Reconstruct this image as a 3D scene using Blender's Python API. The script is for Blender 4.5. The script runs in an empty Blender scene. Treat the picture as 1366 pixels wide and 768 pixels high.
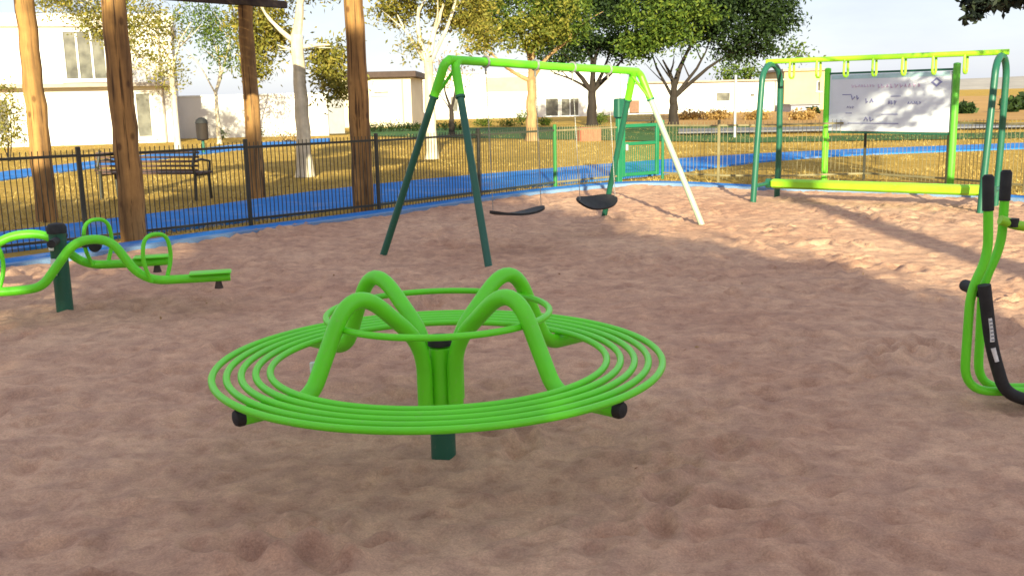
import bpy, math, random
import numpy as np
from mathutils import Vector, Matrix, noise
random.seed(7); RNG = np.random.default_rng(11)
S = bpy.context.scene
COL = S.collection
R = math.radians

# ------------------------------------------------------------------ camera
F_PX, RHO, PITCH, EYE = 1340.0, 0.022, math.atan(254 / 1340.0), 1.55
_r = Vector((1, 0, 0)); _u = Vector((0, math.sin(PITCH), math.cos(PITCH))); FWD = Vector((0, math.cos(PITCH), -math.sin(PITCH)))
CR = math.cos(RHO) * _r - math.sin(RHO) * _u
CU = math.sin(RHO) * _r + math.cos(RHO) * _u
cam_d = bpy.data.cameras.new('camera'); cam = bpy.data.objects.new('camera', cam_d); COL.objects.link(cam)
cam_d.sensor_width = 36; cam_d.lens = 36 * F_PX / 1366; cam_d.clip_end = 6000; cam_d.clip_start = 0.05
M4 = Matrix((CR, CU, -FWD)).transposed().to_4x4(); M4.translation = (0, 0, EYE)
cam.matrix_world = M4
S.camera = cam

def gp(px, py, z=0.0):
    """ground point seen at a photo pixel (survey of the place from the photo)"""
    d = FWD + (px - 683) / F_PX * CR - (py - 384) / F_PX * CU
    t = (z - EYE) / d.z
    return Vector((d.x * t, d.y * t, z))

def at(px, py, Y):
    d = FWD + (px - 683) / F_PX * CR - (py - 384) / F_PX * CU
    t = Y / d.y
    return Vector((d.x * t, Y, EYE + d.z * t))

# ------------------------------------------------------------------ materials
def mat(name):
    m = bpy.data.materials.new(name); m.use_nodes = True
    nt = m.node_tree; b = nt.nodes['Principled BSDF']
    return m, nt, b

def N(nt, kind, **kw):
    n = nt.nodes.new(kind)
    for k, v in kw.items():
        if k in n.inputs.keys() if hasattr(n.inputs, 'keys') else False: n.inputs[k].default_value = v
        else: setattr(n, k, v)
    return n

def noise_tex(nt, scale, detail=4, rough=0.55, coord='Object', stretch=None):
    tc = nt.nodes.new('ShaderNodeTexCoord')
    src = tc.outputs[coord]
    if stretch:
        mp = nt.nodes.new('ShaderNodeMapping'); mp.inputs['Scale'].default_value = stretch
        nt.links.new(src, mp.inputs['Vector']); src = mp.outputs[0]
    n = nt.nodes.new('ShaderNodeTexNoise'); n.inputs['Scale'].default_value = scale
    n.inputs['Detail'].default_value = detail; n.inputs['Roughness'].default_value = rough
    nt.links.new(src, n.inputs['Vector'])
    return n

def ramp(nt, src, stops):
    r = nt.nodes.new('ShaderNodeValToRGB'); e = r.color_ramp.elements
    while len(e) < len(stops): e.new(0.5)
    for i, (p, c) in enumerate(stops): e[i].position = p; e[i].color = (*c, 1)
    nt.links.new(src, r.inputs[0])
    return r

def mixc(nt, fac, a, b, mode='MIX'):
    m = nt.nodes.new('ShaderNodeMix'); m.data_type = 'RGBA'; m.blend_type = mode
    if isinstance(fac, (int, float)): m.inputs[0].default_value = fac
    else: nt.links.new(fac, m.inputs[0])
    for v, i in ((a, 6), (b, 7)):
        if isinstance(v, tuple): m.inputs[i].default_value = (*v, 1)
        else: nt.links.new(v, m.inputs[i])
    return m.outputs[2]

def bump(nt, b, src, strength, dist):
    bp = nt.nodes.new('ShaderNodeBump'); bp.inputs['Strength'].default_value = strength; bp.inputs['Distance'].default_value = dist
    nt.links.new(src, bp.inputs['Height']); nt.links.new(bp.outputs[0], b.inputs['Normal'])

def simple(name, col, rough=0.5, var=0.25, scale=6, metal=0.0, bmp=0.0, coat=0.0, stretch=None):
    m, nt, b = mat(name)
    n = noise_tex(nt, scale, 5, 0.6, stretch=stretch)
    lo = tuple(c * (1 - var) for c in col); hi = tuple(min(1, c * (1 + var)) for c in col)
    r = ramp(nt, n.outputs[0], [(0.3, lo), (0.7, hi)])
    nt.links.new(r.outputs[0], b.inputs['Base Color'])
    b.inputs['Roughness'].default_value = rough; b.inputs['Metallic'].default_value = metal
    if coat: b.inputs['Coat Weight'].default_value = coat
    if bmp: bump(nt, b, n.outputs[0], bmp, 0.01)
    return m

def paint(name, col, rough=0.38, dust=(0.45, 0.33, 0.24), dust_amt=0.5):
    """powder coated steel with scuffs and dusty blotches"""
    m, nt, b = mat(name)
    n1 = noise_tex(nt, 3.0, 4, 0.6); n2 = noise_tex(nt, 38, 4, 0.7)
    base = mixc(nt, n1.outputs[0], tuple(c * 0.8 for c in col), tuple(min(1, c * 1.15) for c in col))
    r = ramp(nt, n2.outputs[0], [(0.60, (0, 0, 0)), (0.78, (dust_amt,) * 3)])
    c = mixc(nt, r.outputs[0], base, dust)
    nt.links.new(c, b.inputs['Base Color'])
    rr = ramp(nt, n1.outputs[0], [(0.3, (rough * 0.8,) * 3), (0.75, (rough * 1.5,) * 3)])
    nt.links.new(rr.outputs[0], b.inputs['Roughness'])
    bump(nt, b, n2.outputs[0], 0.05, 0.004)
    return m

LIME = paint('lime_paint', (0.15, 0.76, 0.016), dust_amt=.3)
LIME2 = paint('yellow_green_paint', (0.30, 0.66, 0.02))
DGREEN = paint('dark_green_paint', (0.012, 0.105, 0.062), dust_amt=0.15)
GATEG = paint('gate_green_paint', (0.012, 0.17, 0.075), dust_amt=0.2)
BLACKP = paint('black_fence_paint', (0.036, 0.033, 0.021), dust_amt=0.25)
FENCEG = paint('weathered_fence_paint', (0.05, 0.055, 0.035), dust_amt=0.4)
RUBBER = simple('black_rubber', (0.018, 0.017, 0.017), 0.75, 0.4, 20, bmp=0.2)
RUBBERB = simple('brown_rubber', (0.06, 0.04, 0.032), 0.8, 0.3, 20)
MESHW = simple('pale_mesh_wire', (.22, .18, .09), .6, .2, 8)
POSTG = paint('mid_green_paint', (.03, .20, .04), dust_amt=.2)
SIGNG = paint('grass_green_paint', (.10, .42, .03), dust_amt=.25)
SUNLITG = paint('sunlit_green_paint', (.34, .42, .30), dust_amt=.3)  # one swing leg in sun glare, the light put into its paint colour
STEEL = simple('galvanised_steel', (0.55, 0.55, 0.52), 0.45, 0.2, 30, metal=0.6)
CHAIN = simple('worn_chain_steel', (0.30, 0.29, 0.27), 0.55, 0.3, 40, metal=0.4)
WHITE = simple('white_sticker', (0.75, 0.75, 0.73), 0.5, 0.08, 15)
GREYT = simple('grey_print', (0.22, 0.23, 0.26), 0.6, 0.1, 15)

def sand_mat():
    m, nt, b = mat('sand_grains')
    big = noise_tex(nt, 0.55, 5, 0.6); mid = noise_tex(nt, 5.0, 6, 0.65); fine = noise_tex(nt, 110, 4, 0.75)
    c1 = ramp(nt, big.outputs[0], [(0.28, (0.53, 0.295, 0.193)), (0.72, (0.72, 0.455, 0.30))])
    c2 = ramp(nt, mid.outputs[0], [(0.3, (0.70, 0.67, 0.70)), (0.7, (1.14, 1.12, 1.08))])
    c = mixc(nt, 1.0, c1.outputs[0], c2.outputs[0], 'MULTIPLY')
    pit = noise_tex(nt, 11, 5, 0.7); c4 = ramp(nt, pit.outputs[0], [(0.34, (0.82, 0.76, 0.74)), (0.50, (1, 1, 1)), (0.68, (1.08, 1.08, 1.06))])  # dents darkened and reddened, hollow shading put into the sand colour
    c = mixc(nt, 0.85, c, c4.outputs[0], 'MULTIPLY')
    c3 = ramp(nt, fine.outputs[0], [(0.3, (0.68, 0.68, 0.68)), (0.7, (1.18, 1.18, 1.18))])
    c = mixc(nt, 0.8, c, c3.outputs[0], 'MULTIPLY')
    nt.links.new(c, b.inputs['Base Color']); b.inputs['Roughness'].default_value = 0.95
    b.inputs['Specular IOR Level'].default_value = 0.1
    ma = nt.nodes.new('ShaderNodeMath'); ma.operation = 'MULTIPLY_ADD'; ma.inputs[1].default_value = 0.22
    nt.links.new(fine.outputs[0], ma.inputs[0]); nt.links.new(mid.outputs[0], ma.inputs[2])
    mb_ = nt.nodes.new('ShaderNodeMath'); mb_.operation = 'MULTIPLY_ADD'; mb_.inputs[1].default_value = .8
    nt.links.new(pit.outputs[0], mb_.inputs[0]); nt.links.new(ma.outputs[0], mb_.inputs[2])
    bump(nt, b, mb_.outputs[0], 0.6, 0.032)
    return m
SAND = sand_mat()

def grass_mat():
    m, nt, b = mat('dry_grass_ground')
    a = noise_tex(nt, 0.22, 6, 0.6); c = noise_tex(nt, 2.6, 6, 0.7); d = noise_tex(nt, 40, 4, 0.7)
    r1 = ramp(nt, a.outputs[0], [(0.28, (0.40, 0.265, 0.06)), (0.5, (0.54, 0.335, 0.07)), (0.75, (0.64, 0.41, 0.11))])
    r2 = ramp(nt, c.outputs[0], [(0.3, (0.68, 0.68, 0.62)), (0.68, (1.15, 1.12, 1.1))])
    x = mixc(nt, 1.0, r1.outputs[0], r2.outputs[0], 'MULTIPLY')
    r3 = ramp(nt, d.outputs[0], [(0.3, (0.6, 0.6, 0.6)), (0.7, (1.2, 1.2, 1.2))])
    x = mixc(nt, 0.8, x, r3.outputs[0], 'MULTIPLY')
    nt.links.new(x, b.inputs['Base Color']); b.inputs['Roughness'].default_value = 0.95; b.inputs['Specular IOR Level'].default_value = 0.1
    bump(nt, b, d.outputs[0], 0.8, 0.05)
    return m
GRASS = grass_mat()

def ground_mat(name, c0, c1, scale=0.3, bs=25, dust=None):
    m, nt, b = mat(name)
    a = noise_tex(nt, scale, 6, 0.65); d = noise_tex(nt, bs, 4, 0.7)
    r1 = ramp(nt, a.outputs[0], [(0.3, c0), (0.7, c1)])
    r3 = ramp(nt, d.outputs[0], [(0.3, (0.75,) * 3), (0.7, (1.15,) * 3)])
    x = mixc(nt, 0.8, r1.outputs[0], r3.outputs[0], 'MULTIPLY')
    if dust:                                    # sand blown over the surface
        k = noise_tex(nt, 1.6, 8, 0.75); kr = ramp(nt, k.outputs[0], [(0.52, (0, 0, 0)), (0.80, (.75,) * 3)])
        x = mixc(nt, kr.outputs[0], x, dust)
    nt.links.new(x, b.inputs['Base Color']); b.inputs['Roughness'].default_value = 0.92; b.inputs['Specular IOR Level'].default_value = 0.15
    bump(nt, b, d.outputs[0], 0.4, 0.02)
    return m
BLUE = ground_mat('blue_rubber_surface', (0.02, 0.165, 0.50), (0.04, 0.24, 0.64), 0.8, 60, dust=(.42, .30, .19))
KERB = ground_mat('pale_blue_edge', (0.14, 0.24, 0.42), (0.24, 0.36, 0.54), 1.2, 60)
LAWN = ground_mat('irrigated_lawn', (0.035, 0.085, 0.022), (0.075, 0.15, 0.04), 0.25, 12)
FIELD = ground_mat('bare_orange_field', (0.36, 0.19, 0.06), (0.56, 0.32, 0.11), 0.03, 0.8)
ROAD = ground_mat('grey_asphalt', (0.16, 0.16, 0.17), (0.22, 0.215, 0.22), 0.2, 30)
CONC = ground_mat('pale_concrete', (0.45, 0.40, 0.33), (0.58, 0.52, 0.44), 0.4, 30)
HILL = ground_mat('hazy_hill_soil', (0.36, 0.32, 0.28), (0.46, 0.40, 0.34), 0.006, 0.05)  # paled to put distance haze into the soil colour

def wood_mat(name, c0, c1, sx=7):
    m, nt, b = mat(name)
    a = noise_tex(nt, sx, 6, 0.65, stretch=(1, 1, 0.07)); k = noise_tex(nt, 3.0, 4, 0.6)
    r1 = ramp(nt, a.outputs[0], [(0.3, c0), (0.68, c1)])
    r2 = ramp(nt, k.outputs[0], [(0.3, (0.7, 0.68, 0.66)), (0.7, (1.15, 1.12, 1.1))])
    x = mixc(nt, 1.0, r1.outputs[0], r2.outputs[0], 'MULTIPLY')
    nt.links.new(x, b.inputs['Base Color']); b.inputs['Roughness'].default_value = 0.85
    bump(nt, b, a.outputs[0], 0.8, 0.02)
    return m
def pole_mat():
    m = wood_mat('weathered_pole_wood', (0.14, 0.07, 0.026), (0.50, 0.26, 0.075), 9); nt = m.node_tree; b = nt.nodes['Principled BSDF']
    src = b.inputs['Base Color'].links[0].from_socket
    cr = noise_tex(nt, 26, 3, .6, stretch=(1, 1, .03)); r1 = ramp(nt, cr.outputs[0], [(.36, (.25, .22, .2)), (.44, (1, 1, 1))])
    tc = nt.nodes.new('ShaderNodeTexCoord'); mp = nt.nodes.new('ShaderNodeMapping'); mp.inputs['Scale'].default_value = (1, 1, .6); nt.links.new(tc.outputs['Object'], mp.inputs[0])
    vo = nt.nodes.new('ShaderNodeTexVoronoi'); vo.inputs['Scale'].default_value = 5.5; nt.links.new(mp.outputs[0], vo.inputs['Vector'])
    r2 = ramp(nt, vo.outputs['Distance'], [(.10, (.3, .25, .22)), (.2, (1, 1, 1))])
    x = mixc(nt, 1.0, src, r1.outputs[0], 'MULTIPLY'); x = mixc(nt, .8, x, r2.outputs[0], 'MULTIPLY'); nt.links.new(x, b.inputs['Base Color'])
    return m
POLE = pole_mat()
POLE_PLAIN = wood_mat('weathered_pole_wood', (0.11, 0.06, 0.03), (0.40, 0.215, 0.075), 9)
BEAM = wood_mat('dark_beam_wood', (0.045, 0.03, 0.022), (0.11, 0.075, 0.05))
BENCHW = simple('brown_bench_slats', (0.11, 0.06, 0.045), 0.6, 0.3, 12, stretch=(0.2, 1, 1))
BARKP = wood_mat('pale_bark', (0.42, 0.34, 0.22), (0.78, 0.70, 0.54), 5)
BARKO = wood_mat('tan_bark', (0.26, 0.15, 0.065), (0.50, 0.32, 0.15), 6)
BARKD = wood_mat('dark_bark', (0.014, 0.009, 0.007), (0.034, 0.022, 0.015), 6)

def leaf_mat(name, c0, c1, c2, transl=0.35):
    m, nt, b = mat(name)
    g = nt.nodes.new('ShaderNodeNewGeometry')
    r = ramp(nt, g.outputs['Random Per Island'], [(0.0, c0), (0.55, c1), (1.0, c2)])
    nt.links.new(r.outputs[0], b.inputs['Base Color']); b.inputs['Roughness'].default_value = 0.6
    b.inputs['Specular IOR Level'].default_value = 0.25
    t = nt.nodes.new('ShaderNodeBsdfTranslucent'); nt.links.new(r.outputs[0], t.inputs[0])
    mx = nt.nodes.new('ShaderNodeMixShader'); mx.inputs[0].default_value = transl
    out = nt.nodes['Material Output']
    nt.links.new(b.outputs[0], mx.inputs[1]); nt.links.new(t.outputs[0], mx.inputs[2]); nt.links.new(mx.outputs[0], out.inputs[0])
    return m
LEAFY = leaf_mat('yellow_green_leaves', (0.12, 0.12, 0.02), (0.24, 0.22, 0.035), (0.40, 0.31, 0.06))
LEAFY2 = leaf_mat('olive_green_leaves', (0.09, 0.11, 0.016), (0.18, 0.19, 0.025), (0.32, 0.28, 0.045))
LEAFM = leaf_mat('mid_green_leaves', (0.04, 0.075, 0.012), (0.09, 0.145, 0.018), (0.19, 0.23, 0.028))
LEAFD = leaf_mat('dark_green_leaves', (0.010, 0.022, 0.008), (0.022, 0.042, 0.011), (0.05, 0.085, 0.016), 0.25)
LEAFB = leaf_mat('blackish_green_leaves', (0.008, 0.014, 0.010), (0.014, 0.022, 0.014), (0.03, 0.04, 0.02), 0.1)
SCRUB = leaf_mat('dry_scrub_stems', (0.30, 0.17, 0.05), (0.46, 0.28, 0.09), (0.58, 0.40, 0.16))
STRAW = leaf_mat('dry_grass_blades', (0.36, 0.25, 0.07), (0.54, 0.37, 0.11), (0.64, 0.48, 0.17))

PLASTER = simple('white_plaster', (0.72, 0.68, 0.64), 0.9, 0.06, 0.6, bmp=0.05)
PLASTERC = simple('cream_plaster', (0.66, 0.57, 0.42), 0.9, 0.08, 0.6)
TAN = simple('tan_panel', (0.52, 0.42, 0.24), 0.8, 0.1, 1.5)
ROOFD = simple('dark_roof_edge', (0.06, 0.035, 0.028), 0.8, 0.2, 4)
LEDGE = simple('grey_ledge', (0.36, 0.30, 0.25), 0.85, 0.15, 3)
FRAMEW = simple('white_window_frame', (0.78, 0.76, 0.72), 0.5, 0.04, 5)
GATEGREY = simple('grey_metal_gate', (0.26, 0.25, 0.26), 0.6, 0.1, 4)
DOORW = simple('brown_door', (0.20, 0.10, 0.06), 0.7, 0.2, 5)
BRICKR = simple('red_brick_block', (0.42, 0.13, 0.075), 0.9, 0.2, 8)
def glass_mat():
    m, nt, b = mat('window_glass')
    n = noise_tex(nt, 2.0, 3, 0.5)
    r = ramp(nt, n.outputs[0], [(0.35, (0.10, 0.095, 0.085)), (0.65, (0.20, 0.19, 0.16))])
    nt.links.new(r.outputs[0], b.inputs['Base Color']); b.inputs['Roughness'].default_value = 0.08
    return m
GLASS = glass_mat()

# ------------------------------------------------------------------ mesh helpers
class MB:
    def __init__(s): s.v = []; s.f = []; s.mi = []; s.cur = 0
    def add(s, verts, faces):
        o = len(s.v); s.v += [tuple(p) for p in verts]; s.f += [tuple(i + o for i in f) for f in faces]; s.mi += [s.cur] * len(faces)
        return s
    def box(s, c, d, rz=0.0, M=None, bev=0.0):
        x, y, z = (k / 2 for k in d); c = Vector(c)
        rot = M or Matrix.Rotation(rz, 3, 'Z')
        if bev <= 0:
            P = [(-x, -y, -z), (x, -y, -z), (x, y, -z), (-x, y, -z), (-x, -y, z), (x, -y, z), (x, y, z), (-x, y, z)]
            s.add([c + rot @ Vector(p) for p in P], [(3, 2, 1, 0), (4, 5, 6, 7), (0, 1, 5, 4), (1, 2, 6, 5), (2, 3, 7, 6), (3, 0, 4, 7)])
        else:
            b = min(bev, x * .9, y * .9, z * .9)
            ring = lambda xx, yy, zz: [(-xx, -yy, zz), (xx, -yy, zz), (xx, yy, zz), (-xx, yy, zz)]
            def oct_(xx, yy, zz): return [(-xx + b, -yy, zz), (xx - b, -yy, zz), (xx, -yy + b, zz), (xx, yy - b, zz), (xx - b, yy, zz), (-xx + b, yy, zz), (-xx, yy - b, zz), (-xx, -yy + b, zz)]
            L = [oct_(x - b, y - b, -z), oct_(x, y, -z + b), oct_(x, y, z - b), oct_(x - b, y - b, z)]
            P = [p for l in L for p in l]; F = [tuple(range(7, -1, -1)), tuple(range(24, 32))]
            for l in range(3):
                for i in range(8): F.append((l * 8 + i, l * 8 + (i + 1) % 8, l * 8 + 8 + (i + 1) % 8, l * 8 + 8 + i))
            s.add([c + rot @ Vector(p) for p in P], F)
        return s
    def tube(s, pts, r, seg=12, closed=False, caps=True):
        pts = [Vector(p) for p in pts]; n = len(pts)
        rad = r if isinstance(r, (list, tuple)) else [r] * n
        T = []
        for i in range(n):
            a = pts[(i - 1) % n] if (closed or i > 0) else pts[i]; b = pts[(i + 1) % n] if (closed or i < n - 1) else pts[i]
            T.append((b - a).normalized())
        up = Vector((0, 0, 1)) if abs(T[0].z) < 0.9 else Vector((1, 0, 0))
        nrm = (up - T[0] * up.dot(T[0])).normalized()
        V = []
        for i in range(n):
            if i: nrm = (nrm - T[i] * nrm.dot(T[i])).normalized()
            bi = T[i].cross(nrm)
            for k in range(seg):
                a = 2 * math.pi * k / seg
                V.append(pts[i] + (nrm * math.cos(a) + bi * math.sin(a)) * rad[i])
        F = []
        for i in range(n if closed else n - 1):
            j = (i + 1) % n
            for k in range(seg):
                F.append((i * seg + k, i * seg + (k + 1) % seg, j * seg + (k + 1) % seg, j * seg + k))
        if caps and not closed:
            F.append(tuple(range(seg - 1, -1, -1))); F.append(tuple(range((n - 1) * seg, n * seg)))
        return s.add(V, F)
    def build(s, name, m, parent=None, smooth=True):
        me = bpy.data.meshes.new(name); me.from_pydata(s.v, [], s.f)
        ms = m if isinstance(m, (list, tuple)) else [m]
        for k in ms: me.materials.append(k)
        if len(ms) > 1: me.polygons.foreach_set('material_index', s.mi)
        if smooth:
            me.polygons.foreach_set('use_smooth', [True] * len(me.polygons))
            me.set_sharp_from_angle(angle=R(38))
        me.update()
        o = bpy.data.objects.new(name, me); COL.objects.link(o)
        if parent is not None: o.parent = parent
        return o

def fillet(pts, r, n=6):
    """round the inner corners of a polyline"""
    pts = [Vector(p) for p in pts]; out = [pts[0]]
    for i in range(1, len(pts) - 1):
        a, b, c = pts[i - 1], pts[i], pts[i + 1]
        rr = r[i - 1] if isinstance(r, (list, tuple)) else r
        d1 = (a - b); d2 = (c - b); t = min(rr, d1.length * .48, d2.length * .48)
        p, q = b + d1.normalized() * t, b + d2.normalized() * t
        for k in range(n + 1):
            u = k / n; out.append(p * (1 - u) ** 2 + b * 2 * u * (1 - u) + q * u * u)
    out.append(pts[-1]); return out

def circle(c, r, n=96): return [Vector((c[0] + r * math.cos(2 * math.pi * k / n), c[1] + r * math.sin(2 * math.pi * k / n), c[2])) for k in range(n)]

def tag(o, label, cat, group=None):
    o['label'] = label; o['category'] = cat
    if group: o['group'] = group
    return o
def thing(name, loc, label, cat, group=None, rz=0.0):
    o = bpy.data.objects.new(name, None); COL.objects.link(o); o.empty_display_size = .2
    o.location = loc; o.rotation_euler = (0, 0, rz); return tag(o, label, cat, group)
def struct(o, kind='structure'): o['kind'] = kind; return o
def copy_tree(o, parent=None):
    c = o.copy(); COL.objects.link(c); c.parent = parent
    for ch in list(o.children): copy_tree(ch, c)
    return c

def fast_mesh(name, V, F4, m, parent=None):
    me = bpy.data.meshes.new(name); V = np.asarray(V, np.float32); F4 = np.asarray(F4, np.int32)
    k = F4.shape[1]
    me.vertices.add(len(V)); me.vertices.foreach_set('co', V.ravel())
    me.loops.add(F4.size); me.loops.foreach_set('vertex_index', F4.ravel())
    me.polygons.add(len(F4)); me.polygons.foreach_set('loop_start', np.arange(0, F4.size, k, dtype=np.int32))
    me.update(calc_edges=True); me.validate()
    me.materials.append(m)
    o = bpy.data.objects.new(name, me); COL.objects.link(o)
    if parent is not None: o.parent = parent
    return o

def leaves(name, centers, L, W, m, parent=None, droop=0.0):
    """one bent leaf (two quads) per centre"""
    n = len(centers); C = np.asarray(centers)
    a = RNG.normal(size=(n, 3)); a[:, 2] -= droop; a /= np.linalg.norm(a, axis=1)[:, None]
    b = RNG.normal(size=(n, 3)); b -= a * (a * b).sum(1)[:, None]; b /= np.linalg.norm(b, axis=1)[:, None]
    c = np.cross(a, b)
    l = (L * RNG.uniform(.6, 1.3, n))[:, None]; w = (W * RNG.uniform(.6, 1.3, n))[:, None]
    p0 = C - a * l / 2; p1 = C + b * w / 2 + c * w * .15; p2 = C + a * l / 2; p3 = C - b * w / 2 + c * w * .15
    V = np.stack([p0, p1, p2, p3], 1).reshape(-1, 3)
    F = np.arange(4 * n).reshape(n, 4)
    return fast_mesh(name, V, F, m, parent)

def crown_points(blobs, n_clump, per, sigma, shell=0.55):
    """blobs: (centre, radii, weight) -> leaf positions gathered into clumps with gaps between"""
    out = []
    ws = np.array([b[2] for b in blobs], float); ws /= ws.sum()
    for (c, rad, _), w in zip(blobs, ws):
        k = max(1, int(n_clump * w))
        d = RNG.normal(size=(k, 3)); d /= np.linalg.norm(d, axis=1)[:, None]
        rr = (shell + (1 - shell) * RNG.uniform(0, 1, k) ** .7) * RNG.uniform(.75, 1.08, k)
        cc = np.asarray(c) + d * rr[:, None] * np.asarray(rad)
        sg = sigma * RNG.uniform(.55, 1.35, k)
        for q, s_ in zip(cc, sg):
            m_ = max(3, int(per * RNG.uniform(.5, 1.4)))
            out.append(q + RNG.normal(size=(m_, 3)) * s_ * np.array([1, 1, .7]))
    return np.concatenate(out)

def limb(mb, a, b, r0, r1, wig=0.12, n=7, seg=8):
    a, b = Vector(a), Vector(b); L = (b - a).length
    pts = []; rad = []
    o = Vector((random.uniform(-1, 1), random.uniform(-1, 1), random.uniform(-.4, .6))) * L * wig
    for i in range(n):
        t = i / (n - 1)
        pts.append(a.lerp(b, t) + o * math.sin(math.pi * t) + Vector((random.uniform(-1, 1), random.uniform(-1, 1), 0)) * r0 * .25 * (0 < i < n - 1))
        rad.append((r0 + (r1 - r0) * t) * random.uniform(.94, 1.06))
    mb.tube(pts, rad, seg); return pts

def tree(name, base, forks, r0, fork_z, blobs, m_bark, m_leaf, n_clump, per, sigma, L, W, label, cat='tree', group=None, droop=0.2, lean=(0, 0), flare=1.35, twigs=2):
    t = thing(name, base, label, cat, group)
    b = MB(); top = Vector((lean[0], lean[1], fork_z))
    n = 10; pts = []; rad = []
    for i in range(n):
        u = i / (n - 1)
        pts.append(Vector((lean[0] * u + random.uniform(-1, 1) * r0 * .15 * (i > 0), lean[1] * u + random.uniform(-1, 1) * r0 * .15 * (i > 0), -.05 + (fork_z + .05) * u)))
        rad.append(r0 * (1 + (flare - 1) * max(0, 1 - u * 5) ** 2) * (1 - .28 * u) * random.uniform(.96, 1.04))
    pts[-1] = top; b.tube(pts, rad, 14)
    b.build('trunk', m_bark, t)
    lb = MB()
    for (c, f, *rest) in forks:
        rr = rest[0] if rest else r0 * .5
        p = limb(lb, top.lerp(Vector(pts[-3]), f), Vector(c), rr, rr * .28)
        for k in range(twigs):
            s_ = p[random.randint(2, len(p) - 2)]
            e = s_ + (Vector(c) - top).normalized() * random.uniform(.25, .5) * (Vector(c) - top).length + Vector((random.uniform(-1, 1), random.uniform(-1, 1), random.uniform(-.1, .7))) * .35 * (Vector(c) - top).length
            limb(lb, s_, e, rr * .42, rr * .1, .1, 5, 6)
    if lb.v: lb.build('branches', m_bark, t)
    leaves('crown', crown_points(blobs, n_clump, per, sigma), L, W, m_leaf, t, droop)
    return t

# ------------------------------------------------------------------ ground
EDGE_PX = [(0, 362), (60, 352), (117, 344), (200, 333), (300, 318), (400, 305), (500, 292), (600, 276.5), (700, 262), (760, 255.5), (820, 249.5), (870, 247), (920, 250), (1010, 255), (1120, 258), (1200, 261), (1300, 266), (1366, 270)]
E0 = [gp(*p) for p in EDGE_PX]
EDGE = [Vector((-9.5, -6, 0)), Vector((-9.2, 0, 0)), Vector((-8.2, 4, 0)), Vector((-6.6, 7.4, 0))] + E0 + [Vector((8.2, 11.5, 0)), Vector((9.3, 8, 0)), Vector((9.9, 4, 0)), Vector((10, -6, 0))]
FENCE_OFF = 0.55
def resample(P, step):
    out = [P[0]]
    for a, b in zip(P, P[1:]):
        k = max(1, int((b - a).length / step))
        for i in range(1, k + 1): out.append(a.lerp(b, i / k))
    return out
def smooth_line(P, it=2):
    for _ in range(it):
        P = [P[0]] + [P[i - 1] * .25 + P[i] * .5 + P[i + 1] * .25 for i in range(1, len(P) - 1)] + [P[-1]]
    return P
EDGE = smooth_line(resample(EDGE, .35), 3)
def offset(P, d):
    out = []
    for i, p in enumerate(P):
        a = P[max(0, i - 1)]; b = P[min(len(P) - 1, i + 1)]; t = (b - a).normalized()
        out.append(p + Vector((-t.y, t.x, 0)) * d)      # left of travel = outside
    return out

def ribbon(name, A, B, z, m, thick=0.0, kind='structure'):
    mb = MB(); n = len(A)
    V = [(p.x, p.y, z) for p in A] + [(p.x, p.y, z) for p in B]
    F = [(i, i + 1, n + i + 1, n + i) for i in range(n - 1)]
    if thick:
        V += [(p.x, p.y, z - thick) for p in A]; F += [(2 * n + i, 2 * n + i + 1, i + 1, i) for i in range(n - 1)]
    mb.add(V, F); o = mb.build(name, m, None, True); o['kind'] = kind; return o

# inside test against the sand edge (polar around the origin of the sandpit)
ORG = Vector((0.2, 3.0, 0))
ang = np.array([math.atan2(p.y - ORG.y, p.x - ORG.x) for p in EDGE]); rr_ = np.array([(p - ORG).length for p in EDGE])
ang = np.unwrap(ang); o_ = np.argsort(ang); ang_s, rr_s = ang[o_], rr_[o_]
def edge_r(a):
    a = (a - ang_s[0]) % (2 * math.pi) + ang_s[0]
    return np.interp(a, ang_s, rr_s)

def sand_height(x, y):
    v = Vector((x, y, 0))
    w = Vector((noise.noise(v * 1.7), noise.noise(v * 1.7 + Vector((31, 7, 0))), 0)) * .30
    h = .022 * noise.noise(v * .5) + .012 * noise.noise((v + w) * 2.1 + Vector((5, 9, 2)))
    q = (v + w * .6)
    h += .012 * noise.noise(Vector((q.x * 4.2, q.y * 4.6, 4.0))) + .034 * (abs(noise.noise(Vector((q.x * 3.1, q.y * 3.7, 14.0)))) - .2) * (.6 + noise.noise(Vector((x * .7, y * .7, 41))))
    h += .026 * (abs(noise.noise(Vector((q.x * 7.3, q.y * 8.1, 24.0)))) - .2) * (.7 + noise.noise(Vector((x * .9, y * .9, 61))))
    h += .014 * noise.noise(Vector((q.x * 9, q.y * 10, 8.0))) + .007 * noise.noise(Vector((q.x * 17 + 3 * h * 20, q.y * 21, 2.0)))
    return h

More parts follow.
